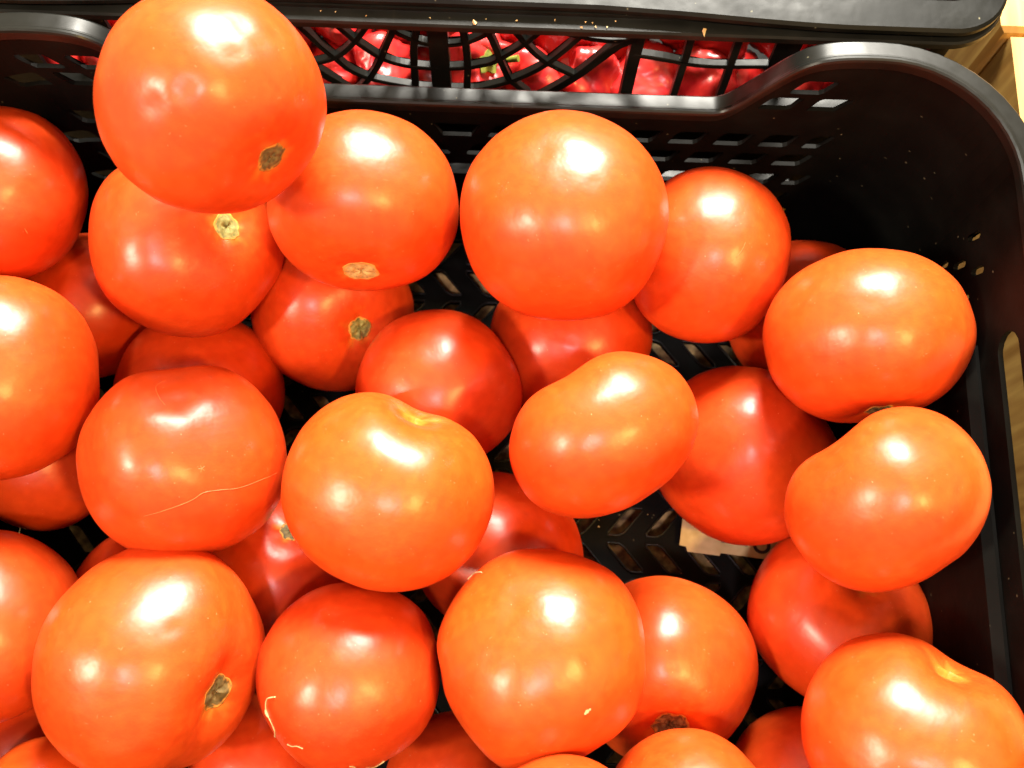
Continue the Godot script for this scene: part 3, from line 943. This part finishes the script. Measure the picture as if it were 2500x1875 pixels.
func tomato(key: String, d: Dictionary) -> void:
	var sd := key.unicode_at(0) - 60 + (13 if key.length() > 1 else 0)
	var y: Vector3 = d.stem.normalized()
	var z: Vector3 = (d.face - y * d.face.dot(y)).normalized()
	var own := Basis(y.cross(z), y, z)
	var rows := 64
	var cols := 88
	var pts := PackedVector3Array()
	var cols_ := PackedColorArray()
	var red := Color(0.61, 0.048, 0.008)
	var orange := Color(0.69, 0.093, 0.012)
	for i in rows:
		var th := PI * (i + 0.02) / (rows - 0.96)
		for j in cols:
			var ph := TAU * j / cols
			var p := skin_point(th, ph, d, sd, own)
			pts.append(p)
			var u: Vector3 = p / d.r
			var v := blotch.get_noise_3d(u.x * 1.3 + sd * 3.7, u.y * 1.3, u.z * 1.3)
			var v2 := blotch.get_noise_3d(u.x * 6.0, u.y * 6.0 + sd, u.z * 6.0)
			var c := red.lerp(orange, clampf(0.16 + 0.72 * d.tone + 0.15 * v + 0.07 * v2, 0.0, 1.15))
			# unripe yellow flesh in rays round the stem
			var rel := Vector2(u.x, u.z).length()
			if u.y > 0.0 and rel < 0.5:
				var ray := 0.12 + 0.022 * cos(5.0 * ph + sd) + 0.14 * v2 + 0.10 * v
				var w := smoothstep(ray + 0.13, ray - 0.07, rel)
				c = c.lerp(Color(0.64, 0.27, 0.035), 0.62 * w)
			cols_.append(c)
	var body := rings_mesh(pts, cols_, rows, cols)
	var has_parts: bool = d.has("scar") or SCRATCHES.any(func(q): return q[0] == key)
	if not has_parts:
		var t := part("tomato", body, M.skin, self)
		t.transform = Transform3D(own, d.at)
		tag(t, d.label, "tomato", "tomatoes heaped in the black crate")
		return
	var o := thing("tomato", d.label, "tomato", d.at, "tomatoes heaped in the black crate")
	o.basis = own
	part("skin", body, M.skin, o)
	if d.has("scar"):
		stem_scar(o, d, sd, own)
	for q in SCRATCHES:
		if q[0] == key:
			var st := begin()
			var line := skin_line(body, own, q[1], 0.00000, d.r)
			var radii := PackedFloat32Array()
			for i in line.size(): radii.append(0.00018 * (0.40 + 0.65 * sin(PI * (i + 0.5) / line.size())) * rng.randf_range(0.7, 1.2))
			tube(st, line, radii, 6)
			part("scratch", st.commit(), M.scratch, o)
	if key == "Q":
		var st := begin()
		for a in 5:
			var mid: Vector3 = BLOSSOM
			var aside := mid.cross(Vector3.UP).normalized().rotated(mid, TAU * a / 5.0 + 0.3)
			var line := skin_line(body, own, [mid, (mid + aside * 0.045).normalized()], -0.00012, d.r)
			var radii := PackedFloat32Array()
			for i in line.size(): radii.append(0.00026 * (1.0 - 0.8 * i / line.size()))
			tube(st, line, radii, 6)
		part("blossom_scar", st.commit(), M.scratch, o)


# the corky disc where the stalk broke off
func stem_scar(o: Node3D, d: Dictionary, sd: int, own: Basis) -> void:
	var size: float = d.scar[0]
	var look: int = d.scar[1]
	var tones: Array = [[Color(0.14, 0.135, 0.03), Color(0.27, 0.25, 0.075), Color(0.085, 0.08, 0.02)], [Color(0.085, 0.060, 0.016), Color(0.17, 0.125, 0.042), Color(0.04, 0.026, 0.008)], [Color(0.36, 0.25, 0.075), Color(0.48, 0.36, 0.14), Color(0.15, 0.095, 0.026)], [Color(0.12, 0.07, 0.025), Color(0.30, 0.22, 0.09), Color(0.035, 0.022, 0.01)]][look]
	var rows := 16
	var cols := 36
	var pts := PackedVector3Array()
	var c := PackedColorArray()
	for i in rows:
		for j in cols:
			var ph := TAU * j / cols
			var q := float(i) / (rows - 2)
			var edge := size * (1.0 + 0.16 * blotch.get_noise_2d(cos(ph) * 1.4 + sd, sin(ph) * 1.4) + 0.03 * cos(5.0 * ph + sd))
			var th := maxf(minf(q, 1.0) * edge, 0.002)
			var p := skin_point(th, ph, d, sd, own)
			var up: Vector3 = p.normalized()
			var rough := blotch.get_noise_3d(p.x * 900.0, p.z * 900.0, sd)
			var ring := exp(-pow((q - 0.45) / 0.16, 2.0))
			var h: float = d.r * (0.008 * (1.0 - q * q) + 0.006 * ring + 0.010 * rough * (1.0 - q) - 0.004 * exp(-pow(q / 0.22, 2.0)))
			if i == rows - 1: h = -0.0006
			p += up * (h + 0.00006)
			pts.append(p)
			var k := blotch.get_noise_3d(p.x * 520.0 + 7.0, p.z * 520.0, sd * 2.0)
			var t: Color = tones[0].lerp(tones[1], clampf(0.5 + 1.3 * k, 0.0, 1.0)).lerp(tones[2], clampf(1.4 * rough + 0.15 - 0.7 * ring, 0.0, 1.0))
			c.append(t.lerp(Color(0.60, 0.25, 0.03), smoothstep(0.78, 1.0, q + 0.25 * k)))
	part("stem_scar", rings_mesh(pts, c, rows, cols), M.cork, o)


# where lines from a tomato's middle along the given world directions leave its skin, in its own axes
func skin_line(body: ArrayMesh, own: Basis, dirs: Array, above: float, r: float, dense := 4) -> PackedVector3Array:
	var flat := PackedVector3Array()
	for i in dirs.size() - 1:
		var a: Vector3 = dirs[i]
		var b: Vector3 = dirs[i + 1]
		var before: Vector3 = dirs[maxi(i - 1, 0)]
		var after: Vector3 = dirs[mini(i + 2, dirs.size() - 1)]
		for k in dense: flat.append(a.cubic_interpolate(b, before, after, float(k) / dense).normalized())
	flat.append(dirs[-1])
	var arrays := body.surface_get_arrays(0)
	var v: PackedVector3Array = arrays[Mesh.ARRAY_VERTEX]
	var index: PackedInt32Array = arrays[Mesh.ARRAY_INDEX]
	var back := own.inverse()
	var out := PackedVector3Array()
	for w in flat:
		var dir: Vector3 = back * w
		var at := dir * r
		for i in range(0, index.size(), 3):
			var a := v[index[i]]
			if a.normalized().dot(dir) < 0.985: continue
			# in millimetres: the engine takes smaller triangles for edges
			var hit = Geometry3D.ray_intersects_triangle(Vector3.ZERO, dir, a * 1000.0, v[index[i + 1]] * 1000.0, v[index[i + 2]] * 1000.0)
			if hit != null:
				at = hit * 0.001
				break
		out.append(at + dir * above)
	return out


func tomato_body(key: String) -> Array:
	for o in get_children():
		if o.has_meta("label") and o.get_meta("label") == TOMATOES[key].label:
			var m: MeshInstance3D = o if o is MeshInstance3D else o.get_node("skin")
			return [m.mesh, o.basis, o.position]
	return []


func fibre(f: Array) -> void:
	var b := tomato_body(f[0])
	var line := skin_line(b[0], b[1], f[2], 0.00018, TOMATOES[f[0]].r, 5)
	var radii := PackedFloat32Array()
	for i in line.size():
		line[i] = b[1] * line[i]
		var k := 0.00024 * rng.randf_range(0.75, 1.25)
		if f[1].contains("knot") and absf(i - 15.0) < 2.5: k = 0.00070 - 0.00008 * absf(i - 15.0)
		radii.append(k)
	var middle := line[line.size() / 2]
	for i in line.size(): line[i] -= middle
	var st := begin()
	tube(st, line, radii, 7)
	var o := part("dried_fibre", st.commit(), M.straw, self)
	o.position = b[2] + middle
	tag(o, f[1], "fibre", "dried fibres on the tomatoes")


func fleck() -> void:
	var b := tomato_body("AA")
	var p := skin_line(b[0], b[1], [FLECK, FLECK], 0.0, TOMATOES["AA"].r, 1)
	var st := begin()
	var up: Vector3 = b[1] * p[0].normalized()
	var x := up.cross(Vector3.RIGHT).normalized()
	var y := up.cross(x)
	for q in [[0.0, 0.0, 0.0008], [0.0006, -0.0009, 0.0005], [-0.0006, 0.0006, 0.0005]]:
		var mid: Vector3 = x * q[0] + y * q[1]
		for k in 8:
			var a: Vector3 = mid + (x * cos(TAU * k / 8) + y * sin(TAU * k / 8)) * q[2]
			var c: Vector3 = mid + (x * cos(TAU * (k + 1) / 8) + y * sin(TAU * (k + 1) / 8)) * q[2]
			tri(st, mid + up * 0.0006, a, c, up)
	var o := part("white_fleck", st.commit(), M.straw, self)
	o.position = b[2] + b[1] * p[0]
	tag(o, "small white fleck stuck low on the squarish orange tomato", "fleck")


# ---------------------------------------------------------------- peppers

func pepper_mesh(sd: int, r: float, long: float) -> ArrayMesh:
	var rows := 40
	var cols := 48
	var pts := PackedVector3Array()
	var c := PackedColorArray()
	var n_lobes := 3 + sd % 2
	for i in rows:
		var th := PI * (i + 0.02) / (rows - 0.96)
		for j in cols:
			var ph := TAU * j / cols
			var s := sin(th)
			var k := cos(th)
			var taper := 1.0 - 0.30 * smoothstep(0.1, -1.0, k)
			var wide := r * pow(s, 0.72) * taper * (1.0 + 0.17 * cos(n_lobes * ph + sd) + 0.05 * cos(2 * ph + sd * 2.0))
			var y := long * 0.5 * k - r * 0.30 * exp(-pow(s / 0.35, 2.0)) * (1.0 if k > 0 else -0.15)
			var p := Vector3(wide * cos(ph), y, wide * sin(ph))
			var u := p / r
			var f := blotch.get_noise_3d(u.x * 1.3 + sd * 7.7, u.y * 1.3, u.z * 1.3)
			var g := absf(blotch.get_noise_3d(u.x * 2.2 + sd, u.y * 1.6, u.z * 2.2 + 3.0))
			p *= 1.0 + 0.13 * f - 0.12 * maxf(0.0, 0.22 - g)
			p.x += 0.10 * r * sin(u.y * 1.6 + sd)
			pts.append(p)
			var v := blotch.get_noise_3d(u.x * 1.8, u.y * 1.8, u.z * 1.8 + sd * 4.0)
			c.append(Color(0.47, 0.011, 0.015).lerp(Color(0.60, 0.034, 0.026), clampf(0.5 + v, 0.0, 1.0)))
	return rings_mesh(pts, c, rows, cols)


func pepper_stalk(r: float, long: float) -> ArrayMesh:
	var st := begin()
	var y0 := long * 0.5 - r * 0.26
	# calyx: an uneven five-pointed star hugging the shoulder
	for j in 20:
		var a := TAU * j / 20
		var b := TAU * (j + 1) / 20
		var ra := r * (0.30 + 0.07 * cos(5 * a))
		var rb := r * (0.30 + 0.07 * cos(5 * b))
		var p := Vector3(ra * cos(a), y0 + r * 0.16, ra * sin(a))
		var q := Vector3(rb * cos(b), y0 + r * 0.16, rb * sin(b))
		tri(st, Vector3(0, y0 + r * 0.30, 0), p, q, Vector3.UP)
		quad(st, p, q, q - Vector3(0, r * 0.2, 0), p - Vector3(0, r * 0.2, 0), Vector3(cos(a), 0.2, sin(a)).normalized())
	tube(st, PackedVector3Array([Vector3(0, y0 + r * 0.2, 0), Vector3(r * 0.05, y0 + r * 0.55, 0), Vector3(r * 0.22, y0 + r * 0.95, r * 0.1), Vector3(r * 0.5, y0 + r * 1.25, r * 0.16)]), PackedFloat32Array([r * 0.13, r * 0.085, r * 0.075, r * 0.10]), 8)
	return st.commit()


func peppers() -> void:
	var kinds := []
	for k in 6: kinds.append(pepper_mesh(k + 1, 0.0138 + 0.0012 * (k % 3), 0.030 + 0.003 * (k % 2)))
	var stalk := pepper_stalk(0.015, 0.032)
	var spots := ["in the far left corner", "behind the left end bar", "behind the second left bar", "left of the left brace", "behind the crowning tomato", "beside the crowning tomato", "left of the centre rib", "at the centre rib", "right of the centre rib", "under the right arcs", "behind the slanting brace", "left of the thick right rib", "between the two right bars", "behind the last right bar", "at the right end post", "in the far right corner"]
	var depth := ["lying against the lattice", "in the second row", "in the third row", "in the fourth row", "under the front rows"]
	for row in 5:
		for i in 16:
			var x := -0.184 + 0.0242 * i + (0.011 if row % 2 else 0.0) + rng.randf_range(-0.004, 0.004)
			if x > 0.180: continue
			var z: float = -0.0465 - 0.0215 * (row if row < 4 else 0.6) + rng.randf_range(-0.003, 0.003)
			var y: float = (0.064 + 0.010 * row if row < 4 else 0.044) + rng.randf_range(-0.007, 0.007)
			var stalked := (row == 0 and i == 7) or (row == 1 and i == 5)
			var label := "small red pepper %s %s" % [depth[row], spots[i]]
			if stalked: label += ", green stalk"
			var o := thing("red_pepper", label, "pepper", Vector3(x, y, z), "small red peppers heaped in the crate")
			if row == 0 and i == 7:
				o.position = Vector3(0.0065, 0.070, -0.0465)
				o.basis = Basis.from_euler(Vector3(0.55, 0.4, -0.15))
			elif stalked:
				o.basis = Basis.from_euler(Vector3(rng.randf_range(0.2, 1.3), rng.randf_range(-0.8, 0.8), rng.randf_range(-0.6, 0.6)))
			else:
				o.basis = Basis.from_euler(Vector3(rng.randf_range(-PI, PI), rng.randf_range(-PI, PI), rng.randf_range(-PI, PI)))
			part("skin", kinds[rng.randi() % 6], M.pepper, o)
			if stalked: part("stalk", stalk, M.green, o)
	var o := thing("red_pepper", "small red pepper lying high, above the pepper crate's rim at the top right", "pepper", Vector3(0.142, 0.116, -0.068), "small red peppers heaped in the crate")
	part("skin", kinds[2], M.pepper, o)


# ---------------------------------------------------------------- small things

func paper_label() -> void:
	var o := thing("paper_label", "cream paper label with a dark printed ring, lying on the crate floor", "label", Vector3(0.1055, 0.0030, 0.1560))
	o.rotation = Vector3(0.06, -0.12, 0.02)
	var flat := func(u, v, w): return Vector3(u, w, v)
	var st := begin()
	slab(st, PackedVector2Array([Vector2(0, -0.03), Vector2(0.055, -0.03), Vector2(0.055, 0.0), Vector2(0.019, 0.0005), Vector2(0.0185, 0.0018), Vector2(0.004, 0.0022), Vector2(0.003, 0.0), Vector2(0, -0.0002)]), 0.0006, 0.0, flat)
	part("sheet", st.commit(), M.paper, o)
	st = begin()
	for k in 20:
		var a := TAU * k / 20
		var b := TAU * (k + 1) / 20
		slab(st, PackedVector2Array([Vector2(0.037 + 0.0040 * cos(a), -0.0055 + 0.0036 * sin(a)), Vector2(0.037 + 0.0040 * cos(b), -0.0055 + 0.0036 * sin(b)), Vector2(0.037 + 0.0024 * cos(b), -0.0055 + 0.0022 * sin(b)), Vector2(0.037 + 0.0024 * cos(a), -0.0055 + 0.0022 * sin(a))]), 0.00075, 0.00065, flat)
	part("printed_ring", st.commit(), M.ink, o)
	st = begin()
	slab(st, PackedVector2Array([Vector2(0.0185, -0.0055), Vector2(0.0305, -0.0055), Vector2(0.0305, -0.0043), Vector2(0.0185, -0.0043)]), 0.00075, 0.00065, flat)
	part("printed_bar", st.commit(), M.ink, o)


# bits of dry leaf and grit lying on the pepper crate's ledge and on the crate floor
func crumbs() -> void:
	var st := begin()
	var g := RandomNumberGenerator.new()
	g.seed = 5
	for i in 30:
		var p := Vector3(g.randf_range(-0.11, 0.10), 0.1420, g.randf_range(-0.0200, -0.0165))
		if i > 20: p = Vector3(g.randf_range(0.06, 0.13), 0.0006, g.randf_range(0.14, 0.18))
		var s := g.randf_range(0.0002, 0.0005)
		if i % 15 == 0: s = 0.0013
		var turn := Basis.from_euler(Vector3(g.randf() * 6, g.randf() * 6, g.randf() * 6))
		var c := []
		for q in [Vector3(1.6, 0, 0), Vector3(-0.8, 0.9, 0.2), Vector3(-0.7, -0.7, 0.5), Vector3(-0.2, 0.1, -0.9)]: c.append(p + turn * q * s)
		for f in [[0, 1, 2], [0, 1, 3], [0, 2, 3], [1, 2, 3]]:
			var n: Vector3 = (c[f[1]] - c[f[0]]).cross(c[f[2]] - c[f[0]]).normalized()
			if n.dot(c[f[0]] - p) < 0: n = -n
			tri(st, c[f[0]], c[f[1]], c[f[2]], n)
	var o := part("crumbs", st.commit(), M.straw, self)
	tag(o, "pale crumbs and grit scattered on the pepper crate's ledge and the crate floor", "crumbs", "", "stuff")
